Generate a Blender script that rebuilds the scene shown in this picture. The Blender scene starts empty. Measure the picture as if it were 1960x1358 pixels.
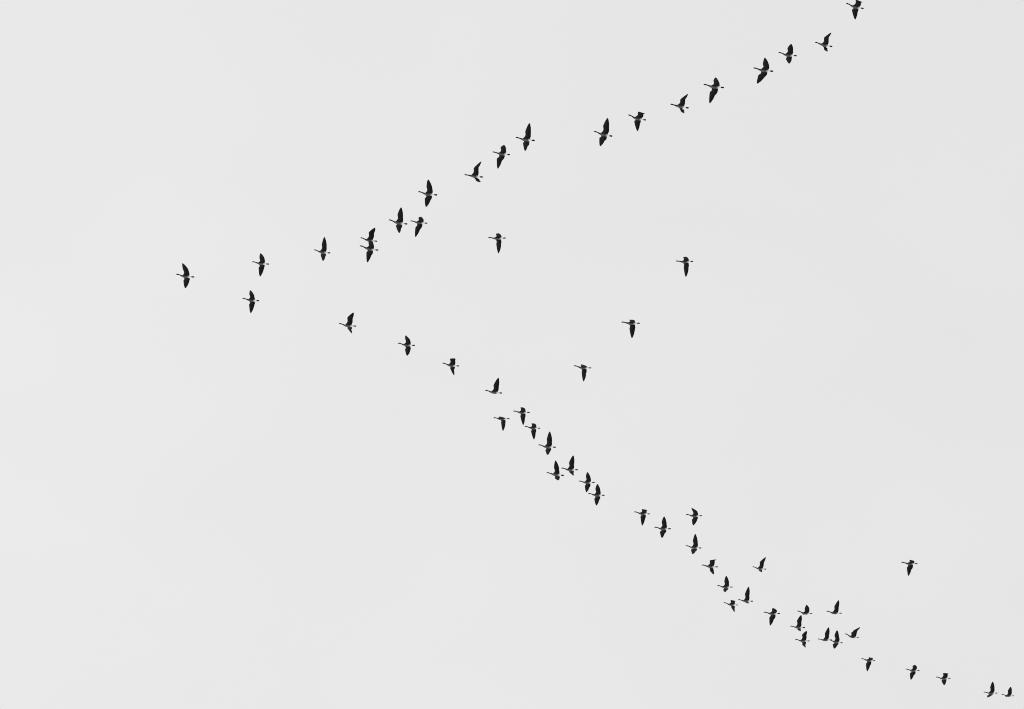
import bpy, bmesh, math, random
from mathutils import Vector

S = bpy.context.scene
C = S.collection
R = math.radians
random.seed(7)

# ------------------------------------------------------------------ camera
cam_d = bpy.data.cameras.new("camera")
cam_d.sensor_fit = 'HORIZONTAL'
cam_d.angle = R(25)
cam_d.clip_start = 0.5
cam_d.clip_end = 60000
cam = bpy.data.objects.new("camera", cam_d)
C.objects.link(cam)
cam.location = (0, 0, 1.6)
cam.rotation_euler = (R(90 + 48), 0, 0)
S.camera = cam

# ------------------------------------------------------------------ light
SUN_EL, SUN_AZ = R(50), R(-68)          # azimuth from +Y towards +X: the sun is behind the cloud on the left
sun_dir = Vector((math.cos(SUN_EL) * math.sin(SUN_AZ), math.cos(SUN_EL) * math.cos(SUN_AZ), math.sin(SUN_EL)))
w = bpy.data.worlds.new("World")
S.world = w
w.use_nodes = True
nt = w.node_tree
N, LK = nt.nodes, nt.links
bg = N["Background"]


def wmath(op, a, b=None, clamp=False):
    n = N.new('ShaderNodeMath')
    n.operation = op
    n.use_clamp = clamp
    for i, v in enumerate((a, b)):
        if v is None:
            continue
        if isinstance(v, (int, float)):
            n.inputs[i].default_value = v
        else:
            LK.new(v, n.inputs[i])
    return n.outputs[0]


sky = N.new('ShaderNodeTexSky')
sky.sky_type = 'NISHITA'
sky.sun_disc = False
sky.sun_elevation = SUN_EL
sky.sun_rotation = SUN_AZ
bw = N.new('ShaderNodeRGBToBW')
LK.new(sky.outputs[0], bw.inputs[0])
tc = N.new('ShaderNodeTexCoord')
dot = N.new('ShaderNodeVectorMath')
dot.operation = 'DOT_PRODUCT'
LK.new(tc.outputs['Generated'], dot.inputs[0])
dot.inputs[1].default_value = (-0.96, 0.20, -0.20)
mp = N.new('ShaderNodeMapping')
mp.inputs['Scale'].default_value = (1.0, 1.0, 2.2)
LK.new(tc.outputs['Generated'], mp.inputs[0])
n1 = N.new('ShaderNodeTexNoise')
n1.inputs['Scale'].default_value = 7.0
n1.inputs['Detail'].default_value = 5
n1.inputs['Roughness'].default_value = 0.42
n1.inputs['Distortion'].default_value = 0.6
LK.new(mp.outputs[0], n1.inputs['Vector'])
cloud = wmath('MULTIPLY', wmath('SUBTRACT', n1.outputs[0], 0.5), 0.42)
grad = wmath('MULTIPLY', dot.outputs['Value'], 0.85)
veil = wmath('ADD', wmath('ADD', cloud, grad), 7.94)      # cloud deck luminance, in units the strength below scales
total = wmath('ADD', veil, wmath('MULTIPLY', bw.outputs[0], 0.04))
comb = N.new('ShaderNodeCombineColor')
for i in range(3):
    LK.new(total, comb.inputs[i])
LK.new(comb.outputs[0], bg.inputs['Color'])
bg.inputs['Strength'].default_value = 0.10

sun_d = bpy.data.lights.new("sun", 'SUN')
sun_d.energy = 1.0
sun_d.angle = R(14)
sun_d.color = (1.0, 0.995, 0.985)
sun = bpy.data.objects.new("sun", sun_d)
C.objects.link(sun)
sun.rotation_euler = (-sun_dir).to_track_quat('-Z', 'Y').to_euler()

S.view_settings.view_transform = 'Standard'
S.view_settings.look = 'None'
S.view_settings.exposure = 0
S.view_settings.gamma = 1
S.cycles.filter_width = 1.0


# ------------------------------------------------------------------ materials
def bounce_ground_material():  # near-white chosen so the unseen ground brightens the birds from below
    m = bpy.data.materials.new("bounce_ground")
    m.use_nodes = True
    t = m.node_tree
    b = t.nodes["Principled BSDF"]
    b.inputs['Roughness'].default_value = 0.85
    co = t.nodes.new('ShaderNodeTexCoord')
    nz = t.nodes.new('ShaderNodeTexNoise')
    nz.inputs['Scale'].default_value = 0.02
    nz.inputs['Detail'].default_value = 8
    t.links.new(co.outputs['Object'], nz.inputs['Vector'])
    r = t.nodes.new('ShaderNodeValToRGB')
    r.color_ramp.elements[0].position = 0.35
    r.color_ramp.elements[0].color = (0.76, 0.76, 0.76, 1)
    r.color_ramp.elements[1].position = 0.7
    r.color_ramp.elements[1].color = (0.88, 0.88, 0.88, 1)
    t.links.new(nz.outputs[0], r.inputs[0])
    t.links.new(r.outputs[0], b.inputs['Base Color'])
    bp = t.nodes.new('ShaderNodeBump')
    bp.inputs['Strength'].default_value = 0.4
    t.links.new(nz.outputs[0], bp.inputs['Height'])
    t.links.new(bp.outputs[0], b.inputs['Normal'])
    return m


def plumage_material():
    m = bpy.data.materials.new("goose_plumage")
    m.use_nodes = True
    t = m.node_tree
    b = t.nodes["Principled BSDF"]
    b.inputs['Roughness'].default_value = 0.7
    b.inputs['Specular IOR Level'].default_value = 0.12
    at = t.nodes.new('ShaderNodeAttribute')
    at.attribute_name = "plumage"
    co = t.nodes.new('ShaderNodeTexCoord')
    mpn = t.nodes.new('ShaderNodeMapping')
    mpn.inputs['Scale'].default_value = (14, 60, 14)
    t.links.new(co.outputs['Object'], mpn.inputs[0])
    nz = t.nodes.new('ShaderNodeTexNoise')
    nz.inputs['Scale'].default_value = 1.0
    nz.inputs['Detail'].default_value = 4
    t.links.new(mpn.outputs[0], nz.inputs['Vector'])
    mr = t.nodes.new('ShaderNodeMapRange')
    mr.inputs['From Min'].default_value = 0.3
    mr.inputs['From Max'].default_value = 0.7
    mr.inputs['To Min'].default_value = 0.72
    mr.inputs['To Max'].default_value = 1.15
    t.links.new(nz.outputs[0], mr.inputs[0])
    vm = t.nodes.new('ShaderNodeVectorMath')
    vm.operation = 'SCALE'
    t.links.new(at.outputs['Color'], vm.inputs[0])
    t.links.new(mr.outputs[0], vm.inputs['Scale'])
    t.links.new(vm.outputs[0], b.inputs['Base Color'])
    return m


BOUNCE_GROUND = bounce_ground_material()
PLUMAGE = plumage_material()

# ------------------------------------------------------------------ ground: out of view, made very pale to bounce light up onto the geese
bm = bmesh.new()
n, half = 48, 20000.0


def gx(i):
    u = (i / n) * 2 - 1
    return half * math.copysign(abs(u) ** 2.5, u)


grid = [[bm.verts.new((gx(i), gx(j), 0.25 * math.sin(i * 1.7) * math.cos(j * 1.3))) for j in range(n + 1)] for i in range(n + 1)]
for i in range(n):
    for j in range(n):
        bm.faces.new((grid[i][j], grid[i + 1][j], grid[i + 1][j + 1], grid[i][j + 1]))
me = bpy.data.meshes.new("ground")
bm.to_mesh(me)
bm.free()
me.materials.append(BOUNCE_GROUND)
for p in me.polygons:
    p.use_smooth = True
ground = bpy.data.objects.new("ground", me)
ground['kind'] = 'structure'
C.objects.link(ground)


# ------------------------------------------------------------------ the goose
# unit length from bill tip (+x) to tail end (-x); y to the bird's left, z up
def lerp(a, b, t):
    return a + (b - a) * t


def curve(tab, x):
    """smooth table look-up, tab = [(x, value), ...] ascending"""
    if x <= tab[0][0]:
        return tab[0][1]
    for (x0, v0), (x1, v1) in zip(tab, tab[1:]):
        if x <= x1:
            t = (x - x0) / (x1 - x0)
            t = t * t * (3 - 2 * t) * 0.5 + t * 0.5
            return lerp(v0, v1, t)
    return tab[-1][1]


#        x      zc     ry     rz
BODY = [(0.500, 0.047, .0030, .0030), (0.488, 0.048, .010, .009), (0.468, 0.050, .017, .016), (0.452, 0.052, .022, .023),
        (0.436, 0.054, .027, .029), (0.415, 0.055, .029, .031), (0.396, 0.053, .027, .029), (0.378, 0.051, .0255, .0265),
        (0.345, 0.048, .0245, .0245), (0.310, 0.043, .0245, .0245), (0.275, 0.036, .0250, .0255), (0.245, 0.028, .0280, .0285),
        (0.215, 0.020, .0320, .0330), (0.185, 0.012, .039, .040), (0.155, 0.006, .048, .049), (0.123, 0.002, .057, .057),
        (0.090, 0.000, .063, .063), (0.055, -.001, .068, .068), (0.015, -.002, .071, .072), (-.030, -.003, .073, .074),
        (-.075, -.003, .073, .072), (-.120, -.002, .071, .068), (-.175, 0.001, .064, .060), (-.238, 0.007, .053, .047),
        (-.263, 0.012, .044, .036), (-.290, 0.016, .038, .029), (-.325, 0.021, .033, .022), (-.355, 0.024, .034, .020),
        (-.390, 0.026, .039, .017), (-.425, 0.028, .044, .014), (-.460, 0.029, .046, .011), (-.485, 0.030, .041, .007),
        (-.500, 0.030, .024, .003)]
BODY = [(x, z, ry * 1.14, rz * 1.16) if x > .20 or x < -.34 else (x, z, ry, rz) for x, z, ry, rz in BODY]
I0, I1 = 15, 23                      # body rings between which the wings grow
NS = 16
ROOT = (.085, .05, .02)
ARM, HAND, CH = .36, .48, .28
TW = ARM / (ARM + HAND)
ROOTC = .361
LEF = [(0, .038), (.05, .016), (.11, -.022), (.20, -.044), (.30, -.022), (.39, .016), (.44, .022), (.52, .026), (.68, .030), (.80, .030), (.90, .022), (.97, .010), (1, 0)]
CHT = [(0, .361), (.05, .340), (.11, .312), (.22, .300), (.34, .312), (.43, .325), (.55, .297), (.67, .255), (.78, .208), (.88, .142), (.95, .092), (1, .030)]
NW = 42


def wing_rings(q, span, fold, side):
    """rings of points from just outside the body to the tip"""
    th1, s1, th2, s2, p, p2 = [R(v) for v in q]
    a = Vector((math.sin(s1), math.cos(th1) * math.cos(s1), math.sin(th1) * math.cos(s1)))
    h = Vector((-math.sin(s2), math.cos(th2) * math.cos(s2), math.sin(th2) * math.cos(s2)))
    root = Vector(ROOT)
    us = [(BODY[I0][0] - BODY[i][0]) / ROOTC for i in range(I0, I1 + 1)]
    us[0] = .035
    us[-1] = .965
    pos = root.copy()
    K = 240
    path = [pos.copy()]
    dirs = []
    for k in range(K):                                   # integrate a smoothly bending leading spar
        t = (k + .5) / K
        g = min(1, max(0, (t - (TW - .13)) / .26))
        g = g * g * (3 - 2 * g)
        d = (a * (1 - g) + h * g).normalized()
        dirs.append((d, th1 * (1 - g) + th2 * g, p * (1 - g) + p2 * g, .7 * g))
        pos = pos + d * ((ARM + HAND) * span / K)
        path.append(pos.copy())
    # the rounded bend cuts the corner: stretch so the tip lands where the joints put it
    err = (root + (a * ARM + h * HAND) * span) - path[-1]
    rings = []
    for r in range(1, NW + 1):
        t = r / NW
        t = t ** .92
        k = min(K - 1, int(t * K))
        P = path[k].lerp(path[k + 1], t * K - k) + err * (t ** 2)
        d, th, pp, fan = dirs[k]
        pp *= min(1, t / .25)
        c = Vector((math.cos(pp), math.sin(pp) * math.sin(th), -math.sin(pp) * math.cos(th)))
        c = (c - d * (c.dot(d) * fan)).normalized()      # the flight feathers swing back with the hand
        nrm = c.cross(d)
        if nrm.z < 0 and abs(th) < R(80):
            nrm = -nrm
        nrm.normalize()
        shut = lerp(1, fold, min(1, max(0, (t - .08) / .5)))     # flight feathers partly closed on the upstroke
        le = P + c * (curve(LEF, t) * (shut if t > .3 else 1))
        ch = curve(CHT, t) * shut
        # feather ends along the trailing edge
        saw = ((r * .5) % 1.0)
        ch += (.010 if t > .45 else .005) * (saw - .5) * min(1, ch / .08)
        thick = max(.0022, ch * curve([(0, .17), (.15, .10), (.43, .065), (.7, .035), (1, .05)], t))
        camb = ch * curve([(0, .03), (.2, .07), (.5, .06), (1, .02)], t)

        def pt(u, s):
            ty = thick * .5 * (2.9 * math.sqrt(max(u, 0)) * (1 - u) ** 1.25 * .72 + .05 * (1 - u))
            cz = camb * 4 * u * (1 - u) * .5
            v = le - c * (ch * u) + nrm * (cz + s * ty)
            return Vector((v.x, v.y * side, v.z))
        ring = [pt(0, 0)] + [pt(u, 1) for u in us] + [pt(1, 0)] + [pt(u, -1) for u in reversed(us)]
        rings.append((t, us, ring))
    return rings


def body_shade(x, ang, z):
    """reflectance of the plumage; ang 0 = top, pi = belly"""
    under = .5 - .5 * math.cos(ang)
    if x > .185:
        return .004
    top = .022
    if x > .13:
        g = (x - .13) / .055
        belly = lerp(.17, .010, g)
        top = lerp(.026, .008, g)
    elif x > .02:
        belly = lerp(.11, .17, (x - .02) / .11)
    elif x > -.16:
        belly = lerp(.085, .11, (x + .16) / .18)
    elif x > -.20:
        belly = lerp(.88, .085, (x + .20) / .04)
    elif x > -.325:
        belly = .88
    elif x > -.355:
        belly = lerp(.010, .88, (x + .355) / .03)
    else:
        return .004
    if x > -.17:
        g = min(1, max(0, (under - .60) / .36))
    else:
        g = min(1, max(0, (under - .38) / .25))
    return lerp(top, belly, g)


def wing_shade(t, u, s):
    if s > 0:                                            # upper side
        v = .015 if u < .55 else .008
    else:
        lead = .016 if u < .08 else .0
        v = .013 if u < .5 else .004                    # coverts, then flight feathers
        if lead:
            v = .003
        if u > .9:
            v = .003
    return v * lerp(1.0, .45, max(0, (t - .6) / .4))


def make_goose(q, head, span, fold, roll_seed):
    rnd = random.Random(roll_seed)
    bm = bmesh.new()
    lay = bm.verts.layers.float_color.new("plumage")

    def vert(co, g):
        v = bm.verts.new(co)
        v[lay] = (g, g, g, 1)
        return v
    rows = []
    for x, zc, ry, rz in BODY:
        row = []
        if x > .15:
            zc *= head / .05                             # how high the head is carried above the back
        for k in range(NS):
            an = 2 * math.pi * k / NS
            row.append(vert((x, ry * math.sin(an), zc + rz * math.cos(an)), body_shade(x, an, zc)))
        rows.append(row)
    skip = {2: 'L', 3: 'L', 12: 'R', 13: 'R'}
    for i in range(len(rows) - 1):
        for k in range(NS):
            if I0 <= i < I1 and k in skip:
                continue
            k2 = (k + 1) % NS
            bm.faces.new((rows[i][k], rows[i][k2], rows[i + 1][k2], rows[i + 1][k]))
    bm.faces.new(rows[0])
    bm.faces.new(list(reversed(rows[-1])))
    for side, (kt, km, kb), qq in ((1, (2, 3, 4), q[:6]), (-1, (14, 13, 12), q[6:12])):
        loop = [rows[I0][km]] + [rows[i][kt] for i in range(I0, I1 + 1)] + [rows[I1][km]] + \
               [rows[i][kb] for i in range(I1, I0 - 1, -1)]
        prev = loop
        m = I1 - I0 + 1
        for t, us, ring in wing_rings(qq, span, fold if side < 0 else 1, side):
            cur = []
            for j, co in enumerate(ring):
                if j == 0:
                    g = wing_shade(t, 0, -1)
                elif j <= m:
                    g = wing_shade(t, us[j - 1], 1)
                elif j == m + 1:
                    g = wing_shade(t, 1, -1)
                else:
                    g = wing_shade(t, us[m - 1 - (j - m - 2)], -1)
                cur.append(vert(co, g * rnd.uniform(.9, 1.1)))
            for j in range(len(cur)):
                j2 = (j + 1) % len(cur)
                bm.faces.new((prev[j], prev[j2], cur[j2], cur[j]))
            prev = cur
        bm.faces.new(prev)
    bmesh.ops.recalc_face_normals(bm, faces=bm.faces)
    me = bpy.data.meshes.new("goose")
    bm.to_mesh(me)
    bm.free()
    me.materials.append(PLUMAGE)
    for p in me.polygons:
        p.use_smooth = True
    return me


# label, position of the body, heading, body length, head height, wing length, right wing spread, wing pose:
# (arm lift, arm sweep, hand lift, hand sweep, arm twist, hand twist) of the left wing, of the right wing, and the roll
FLOCK = [
    ('goose at the top end of the upper arm, its wing cut by the picture edge', (16.71, 62.74, 96.60), -165.0, 0.926, 0.110, 1.130, 1.00, (8.0, 3.1, -49.3, 21.4, -18.7, -16.7, 22.8, -14.6, -45.4, 30.9, -22.2, -24.6, -14.3)),
    ('second goose down from the top end of the upper arm, wings raised high', (15.39, 64.97, 96.60), -165.4, 0.918, 0.070, 0.987, 0.50, (24.4, 1.6, 4.8, 29.6, 18.4, 22.6, -10.6, -44.2, 41.6, 36.3, 46.0, 31.8, -8.3)),
    ('third goose down from the top of the upper arm, broad upper wing', (13.66, 65.57, 96.60), -172.1, 0.930, 0.110, 0.995, 1.00, (16.0, -1.0, -13.4, 8.3, -20.9, -12.0, 12.6, -16.0, 8.8, 31.6, 7.3, -3.9, -11.8)),
    ('fourth goose down from the top end of the upper arm, lower wing slanting forward', (12.52, 66.49, 96.60), -171.2, 1.022, 0.090, 0.993, 1.00, (-2.3, 1.7, -8.7, -5.2, -12.2, -15.4, 9.3, 6.0, -11.7, 1.3, -16.4, -18.8, -7.0)),
    ('fifth goose down from the top of the upper arm, blunt upper wing', (10.11, 67.49, 96.60), -172.4, 1.048, 0.090, 1.094, 1.00, (-8.4, -0.3, -28.5, -1.2, -19.6, -22.8, 5.9, 0.2, -33.5, 5.1, -38.3, -34.2, -8.6)),
    ('sixth goose down from the top of the upper arm, wings raised and swept back', (8.45, 68.69, 96.60), -165.2, 0.985, 0.030, 0.960, 0.50, (15.7, -5.0, 15.3, 36.2, 22.3, 26.7, -19.0, -49.9, 42.6, 33.0, 51.1, 35.1, -4.3)),
    ('seventh goose down from the top end of the upper arm, short square cut upper wing', (6.33, 69.44, 96.60), -164.8, 0.973, 0.110, 1.140, 1.00, (6.8, -2.8, -45.4, 25.6, -13.8, -13.3, 22.4, -11.2, -45.4, 29.2, -15.8, -18.9, -12.5)),
    ('eighth goose down from the top end of the upper arm, both wings stretched full length', (4.64, 70.45, 96.60), -165.0, 0.995, 0.110, 1.090, 1.00, (31.1, -0.7, -0.3, 6.2, -13.2, -14.7, 30.0, -4.6, 0.6, 17.3, -20.1, -23.7, 1.0)),
    ('right and highest goose of the close trio in the upper arm, both wings stretched straight', (0.67, 70.78, 96.60), -172.0, 0.997, 0.110, 1.074, 1.00, (33.5, -9.0, 4.8, 13.5, -26.7, -26.0, 34.3, -6.1, 1.1, 17.0, -33.5, -36.7, 1.9)),
    ('middle goose of the close trio in the upper arm, blunt upper wing, long lower wing', (-0.56, 71.68, 96.60), -170.6, 0.930, 0.070, 1.158, 1.00, (-2.4, 0.8, -31.7, 11.2, -11.3, -10.6, 8.6, 8.8, -37.2, 10.0, -19.2, -16.1, -5.0)),
    ('left and lowest goose of the close trio in the upper arm, both wings raised', (-1.99, 73.12, 96.60), -170.2, 0.974, 0.030, 1.094, 0.45, (27.7, -5.9, 18.2, 36.8, 27.5, 32.3, -10.5, -51.5, 48.9, 28.3, 58.6, 43.1, -0.7)),
    ('goose alone on the upper arm between the side by side pair and the close trio', (-4.40, 74.30, 96.60), -171.2, 1.021, 0.110, 1.026, 1.00, (10.8, 1.3, -3.3, -0.2, -16.9, -15.7, 18.1, -1.3, -11.0, 11.5, -9.4, -16.2, -0.6)),
    ('left goose of the side by side pair in the upper arm, tall raised wing', (-6.01, 76.21, 96.60), -167.6, 1.020, 0.110, 1.082, 1.00, (23.0, -0.2, 0.9, 7.7, -24.8, -21.9, 28.1, -7.5, 0.2, 27.2, -17.6, -25.0, -2.4)),
    ('right goose of the side by side pair in the upper arm, short rounded wing', (-4.91, 76.20, 96.60), -171.8, 0.916, 0.070, 1.159, 1.00, (-10.3, -4.7, -35.2, 9.4, -11.4, -14.1, 3.4, 5.5, -39.4, 3.6, -32.3, -24.3, -8.0)),
    ('upper goose of the overlapping pair in the upper arm, its wing tip swept back', (-7.60, 77.40, 96.60), -169.0, 0.919, 0.110, 1.170, 0.65, (38.5, -5.2, -7.5, 28.0, 4.1, 4.1, 22.5, -19.8, 23.6, 31.6, 4.3, 1.7, -5.2)),
    ('lower goose of the overlapping pair in the upper arm, long lower wing pointing down', (-7.61, 77.98, 96.60), -165.9, 1.036, 0.090, 1.116, 1.00, (0.7, 1.7, -30.2, 7.4, -19.5, -20.0, 17.1, -7.1, -36.7, 13.2, -27.8, -28.6, -8.6)),
    ('second goose behind the leader on the upper arm, tall upright upper wing', (-10.12, 78.21, 96.60), -170.0, 0.902, 0.110, 1.174, 1.00, (29.7, -4.9, 4.1, 6.0, -23.8, -20.4, 33.2, -7.4, 6.2, 17.9, -15.0, -21.2, -1.4)),
    ('first goose behind the leader on the upper arm, upper wing ending in a fine point', (-13.45, 79.00, 96.60), -172.4, 0.920, 0.090, 1.080, 1.00, (-1.9, -2.8, -17.1, 3.5, -11.0, -8.1, 12.1, -2.4, -31.1, 11.1, 4.8, -4.8, -1.7)),
    ('leading goose alone at the point of the V, upper wing tip reaching forward', (-17.57, 79.90, 96.60), -172.8, 0.999, 0.110, 1.059, 1.00, (19.2, 5.9, -12.2, -4.3, -12.6, -8.6, 13.7, -3.3, -2.8, 9.6, 2.6, -3.6, -1.2)),
    ('first goose behind the leader on the lower arm, wings held level', (-14.17, 81.58, 96.60), -172.1, 0.926, 0.090, 1.070, 1.00, (1.9, 0.5, -21.4, 3.2, -19.5, -15.3, 10.3, -5.1, -29.8, 12.5, 2.2, -10.5, -0.6)),
    ('topmost left goose of the four strays inside the V, below the close trio', (-0.80, 77.27, 96.60), 179.5, 0.938, 0.070, 1.123, 1.00, (-13.3, -6.7, -38.9, 15.5, -13.1, -15.9, -4.9, -8.6, -36.8, 9.6, -32.5, -26.0, -7.4)),
    ('rightmost and highest stray goose inside the V, far behind the others', (9.21, 78.88, 96.60), 178.7, 0.946, 0.070, 1.173, 1.00, (-14.3, -1.5, -37.3, 12.0, -14.2, -17.1, -1.2, -10.4, -39.1, 9.6, -35.3, -28.1, -8.0)),
    ('third stray goose inside the V, flat folded upper wing, left below the rightmost stray', (6.48, 83.25, 96.60), -177.5, 1.034, 0.070, 1.106, 1.00, (-18.1, 0.8, -37.8, 19.7, -14.6, -16.7, -2.0, -12.0, -42.6, 13.9, -27.3, -25.5, -10.3)),
    ('lowest of the four stray geese inside the V, upper wing folded down in front', (3.92, 86.53, 96.60), -174.4, 0.998, 0.090, 1.128, 1.00, (-14.2, 2.9, -46.7, -6.4, -11.6, -18.2, -3.1, -15.3, -37.6, 13.7, -43.9, -37.4, -12.4)),
    ('second goose behind the leader on the lower arm, both wings raised and swept back', (-9.01, 83.42, 96.60), -173.0, 0.964, 0.110, 1.179, 0.65, (37.1, -7.1, -6.4, 30.4, 11.4, 5.2, 27.0, -16.4, 14.3, 27.1, -8.1, -7.2, -3.0)),
    ('third goose behind the leader on the lower arm, hooked upper wing tip', (-5.83, 84.84, 96.60), -173.6, 0.960, 0.090, 1.032, 1.00, (15.1, -0.1, -22.5, -2.0, -20.4, -17.2, 3.4, -9.6, -1.9, 14.2, -14.0, -17.2, -4.1)),
    ('fourth goose behind the leader on the lower arm, square upper wing and slanted lower wing', (-3.41, 86.36, 96.60), -171.5, 0.955, 0.110, 1.039, 0.70, (20.7, -0.4, -36.0, 26.9, -13.7, -12.1, 18.8, -17.1, -26.0, 32.3, -8.4, -18.5, -5.1)),
    ('fifth goose behind the leader on the lower arm, one tall raised wing', (-1.04, 88.41, 96.60), -171.4, 0.974, 0.110, 1.056, 0.30, (50.3, -9.4, 45.2, 24.4, 7.4, 1.9, 45.6, -30.9, 47.1, 26.4, 2.0, 1.5, 2.4)),
    ("goose with its upper wing folded flat, below the lower arm's tall winged goose", (-0.60, 90.47, 96.60), 179.7, 0.931, 0.090, 1.107, 1.00, (-15.9, 3.8, -43.6, -5.0, -10.2, -15.3, 0.6, -10.8, -41.4, 9.1, -36.6, -30.4, -13.8)),
    ('goose with hooked upper wing just right of the flat winged goose in the lower arm', (0.53, 89.96, 96.60), -177.7, 0.964, 0.090, 1.158, 1.00, (-2.0, -3.9, -39.2, 16.8, -23.0, -23.5, 10.5, -7.7, -42.9, 17.2, -25.8, -29.5, -7.8)),
    ('second hooked wing goose, below right of the first one in the lower arm', (1.16, 91.18, 96.60), -174.3, 0.910, 0.090, 1.160, 1.00, (-4.0, 1.0, -36.8, 14.5, -16.0, -16.8, 12.3, -8.2, -44.2, 21.7, -19.2, -22.8, -8.1)),
    ('goose with a tall pointed upper wing below the two hooked wing geese', (2.01, 92.68, 96.60), -173.8, 1.026, 0.110, 1.093, 0.85, (24.8, -6.4, 12.3, 8.4, -26.1, -18.1, 21.4, -8.4, 17.0, 16.8, -8.1, -13.7, 1.2)),
    ('goose with a stubby lower wing, left of the touching pair in the lower arm', (2.51, 94.93, 96.60), -170.2, 1.026, 0.110, 0.948, 0.80, (33.4, 2.8, 56.5, 5.0, 20.5, 8.7, 24.1, -25.6, 46.2, 30.2, 6.0, 4.7, 13.9)),
    ('goose with a straight upright wing, right of the stubby winged one in the lower arm', (3.33, 94.53, 96.60), -176.6, 0.987, 0.110, 1.111, 0.80, (28.8, -7.1, 13.0, 20.6, -25.5, -15.1, 27.0, -15.5, 19.5, 30.9, -8.7, -12.9, -0.7)),
    ('upper left goose of the stepped pair below the upright winged pair', (4.35, 95.58, 96.60), -178.0, 0.947, 0.110, 1.017, 1.00, (17.6, -5.6, -11.1, 4.9, -23.0, -21.4, 15.8, -1.7, -9.9, 10.7, -23.5, -27.4, 0.2)),
    ('lower right goose of the stepped pair, last before the gap in the lower arm', (4.94, 96.63, 96.60), -176.1, 0.976, 0.110, 1.028, 1.00, (13.6, -1.4, -8.3, 6.4, -20.7, -17.8, 14.0, -2.5, -10.6, 16.0, -12.1, -19.5, 1.5)),
    ('first goose after the gap in the lower arm, square upper wing and long lower wing', (7.67, 98.18, 96.60), -173.5, 0.968, 0.090, 1.164, 1.00, (-3.5, -2.0, -39.0, 21.9, -17.2, -18.4, 12.1, -11.4, -46.2, 13.5, -25.4, -26.3, -7.8)),
    ('second goose after the gap in the lower arm, both wings stretched out', (8.94, 99.47, 96.60), -177.1, 0.995, 0.110, 1.042, 1.00, (19.8, -3.2, -0.3, 9.1, -25.9, -22.2, 20.5, 2.8, -3.1, 15.9, -18.7, -25.2, 1.8)),
    ('goose flying just above the lower arm with a sharp hooked wing tip pointing forward', (10.75, 98.37, 96.60), -177.9, 0.967, 0.090, 1.006, 1.00, (8.4, 4.7, -18.8, -14.0, -14.6, -12.3, 3.9, -3.5, -7.0, 9.8, -1.7, -8.1, -4.1)),
    ('goose directly below the hooked wing stray, with a tall upper wing', (10.87, 101.10, 96.60), -172.5, 0.961, 0.110, 1.080, 1.00, (28.9, 0.2, 13.0, 4.4, -25.8, -21.8, 30.9, -3.2, 10.6, 18.0, -15.5, -21.8, 1.7)),
    ('goose with a flat topped upper wing and slanted lower wing in the lower arm', (11.93, 102.76, 96.60), -172.4, 1.010, 0.070, 1.000, 0.65, (23.7, -5.3, -27.7, 36.9, 5.4, 3.8, -13.0, -31.7, 12.9, 35.4, 32.0, 14.0, -2.6)),
    ('goose with a pointed upper wing and very short lower wing, below the flat topped one', (12.96, 104.60, 96.60), -177.6, 0.950, 0.110, 1.030, 0.70, (23.1, -5.2, 5.3, 5.6, -27.1, -18.3, 14.4, -4.1, 20.9, 19.3, -7.4, -12.1, -2.7)),
    ('small goose with a square upper wing, below left of a tall winged goose', (13.42, 106.19, 96.60), -172.2, 0.901, 0.110, 1.030, 0.65, (12.5, 0.4, -37.8, 26.3, -20.8, -16.7, -2.3, -35.0, -7.6, 33.5, -4.6, -13.7, -8.3)),
    ('goose with one tall narrow raised wing, just right of the small square winged goose', (14.30, 105.86, 96.60), -175.6, 0.921, 0.110, 1.173, 0.60, (40.2, -5.8, 55.8, 23.9, 14.4, 4.3, 39.8, -23.0, 46.2, 29.1, 5.8, 4.2, 9.4)),
    ('stray goose with raised swept back wings, flying above the lower arm on its own', (14.94, 102.95, 96.60), -170.6, 0.862, 0.110, 1.199, 0.60, (41.9, -8.6, 5.1, 28.2, 8.3, 7.0, 23.4, -24.0, 33.8, 33.6, 10.5, 7.8, -0.9)),
    ('goose with rounded upper wing and long lower wing, leading the crowded lower cluster', (16.00, 107.01, 96.60), -177.6, 1.016, 0.090, 1.077, 1.00, (0.3, -8.4, -34.1, 1.4, -15.8, -18.3, 7.1, -1.4, -39.0, 4.6, -28.2, -27.4, -2.7)),
    ('goose with almost no lower wing at the top left of the crowded lower cluster', (18.02, 106.98, 96.60), -171.8, 0.969, 0.110, 0.968, 1.00, (13.2, -0.6, 8.1, -1.4, 4.4, 3.2, 19.3, -11.8, 22.5, 12.7, 4.0, 3.4, -14.9)),
    ("goose with a tall raised wing in the middle of the cluster's left column", (17.69, 108.29, 96.60), -175.9, 0.931, 0.110, 1.084, 0.60, (37.4, -5.9, 60.4, 32.8, 12.9, 2.7, 34.1, -24.2, 45.0, 32.3, 13.1, 7.3, 13.8)),
    ("lowest goose of the cluster's left column, upper wing bent back", (18.10, 109.56, 96.60), -176.4, 0.912, 0.110, 1.095, 0.60, (31.5, -5.5, -10.4, 22.8, 6.4, 3.6, 4.3, -21.3, 19.6, 32.6, 4.4, 0.7, 2.8)),
    ('topmost right goose of the crowded lower cluster, a single tall wing raised', (19.83, 106.96, 96.60), -174.1, 0.969, 0.110, 1.100, 1.00, (45.1, -11.1, 14.7, 16.8, 14.7, 11.1, 33.3, -32.0, 38.5, 26.2, 11.6, 11.5, -4.4)),
    ('left goose of the touching pair in the lower cluster, only its raised wing showing', (19.49, 109.48, 96.60), -179.1, 0.898, 0.110, 1.178, 1.00, (43.6, -14.1, 68.5, 29.3, 15.2, 5.5, 50.2, -25.3, 50.9, 24.4, 8.5, 6.9, 9.6)),
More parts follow.
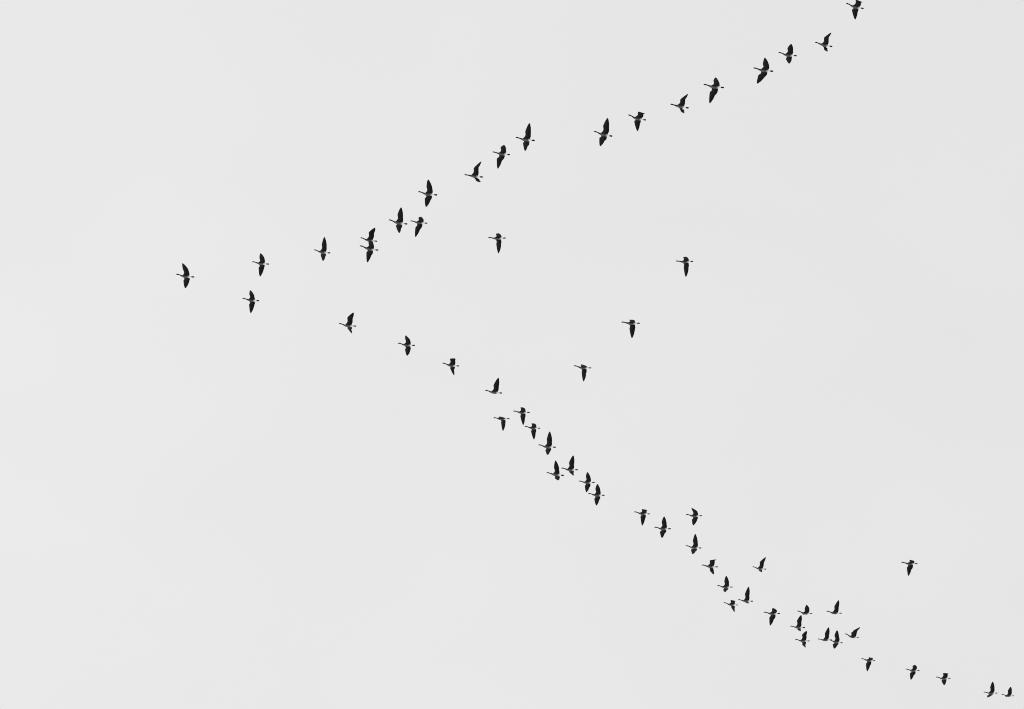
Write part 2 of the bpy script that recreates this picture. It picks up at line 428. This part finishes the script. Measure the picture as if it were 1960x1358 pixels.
    ('right goose of the touching pair in the lower cluster, both wings spread', (20.18, 109.66, 96.60), -166.3, 0.912, 0.110, 1.067, 1.00, (35.6, 11.2, 0.2, -1.3, -12.2, -12.0, 24.3, -6.1, 9.1, 28.0, -9.0, -15.6, 5.0)),
    ('rightmost goose of the crowded lower cluster, both wings thrown up and back', (21.14, 109.17, 96.60), -164.4, 0.963, 0.110, 1.105, 1.00, (51.1, -6.5, 24.0, 32.3, 13.7, 13.2, 61.4, -17.7, 52.8, 49.9, 5.2, 11.8, -24.9)),
    ('lone goose far above the tail of the lower arm near the right edge', (23.95, 102.51, 96.60), -177.3, 0.987, 0.090, 1.098, 1.00, (-7.0, -4.0, -40.4, 14.0, -19.4, -23.6, 3.2, -4.5, -42.8, 10.4, -36.4, -35.8, -7.0)),
    ('first of the three spaced geese after the lower cluster, blunt upper wing', (22.39, 111.41, 96.60), -171.4, 0.915, 0.090, 1.120, 1.00, (-11.0, -1.3, -37.6, 7.8, -8.9, -15.2, 3.0, -9.7, -45.6, 11.9, -35.8, -29.6, -5.8)),
    ('second of the three spaced geese after the lower cluster, pointing its lower wing forward', (25.29, 112.39, 96.60), -177.7, 0.896, 0.110, 1.050, 1.00, (7.1, -5.7, -27.9, 5.7, -7.7, -13.5, 12.3, 0.3, -30.5, 7.9, -30.8, -28.2, -2.3)),
    ('third of the three spaced geese after the lower cluster, square upper wing', (27.32, 113.17, 96.60), -178.8, 0.943, 0.110, 1.037, 1.00, (25.3, -8.0, -34.7, 26.4, -21.8, -16.5, 13.8, -9.4, -9.9, 25.7, -3.7, -14.2, -6.6)),
    ('left goose of the last two in the bottom right corner, lower wing angled forward', (30.52, 114.61, 96.60), -177.8, 0.891, 0.090, 1.071, 1.00, (36.4, -7.9, 9.3, 8.2, 2.1, 0.0, 23.1, 2.8, 23.6, 9.5, 2.3, 0.4, 2.3)),
    ('last goose of the flock in the bottom right corner, lower wing a small knob', (31.66, 114.87, 96.60), -176.0, 0.822, 0.110, 1.026, 1.00, (39.6, -8.8, 6.5, 11.1, -1.5, -1.6, 32.9, -4.0, 25.0, 17.2, 0.5, -1.1, -6.1)),
]
for k, (label, loc, yaw, length, head, span, fold, q) in enumerate(FLOCK):
    o = bpy.data.objects.new("goose", make_goose(q, head, span, fold, k))
    o.location = loc
    o.rotation_euler = (R(q[12]), 0, R(yaw))
    o.scale = (length,) * 3
    o['label'] = label
    o['category'] = 'goose'
    o['group'] = 'geese flying in the V formation'
    C.objects.link(o)
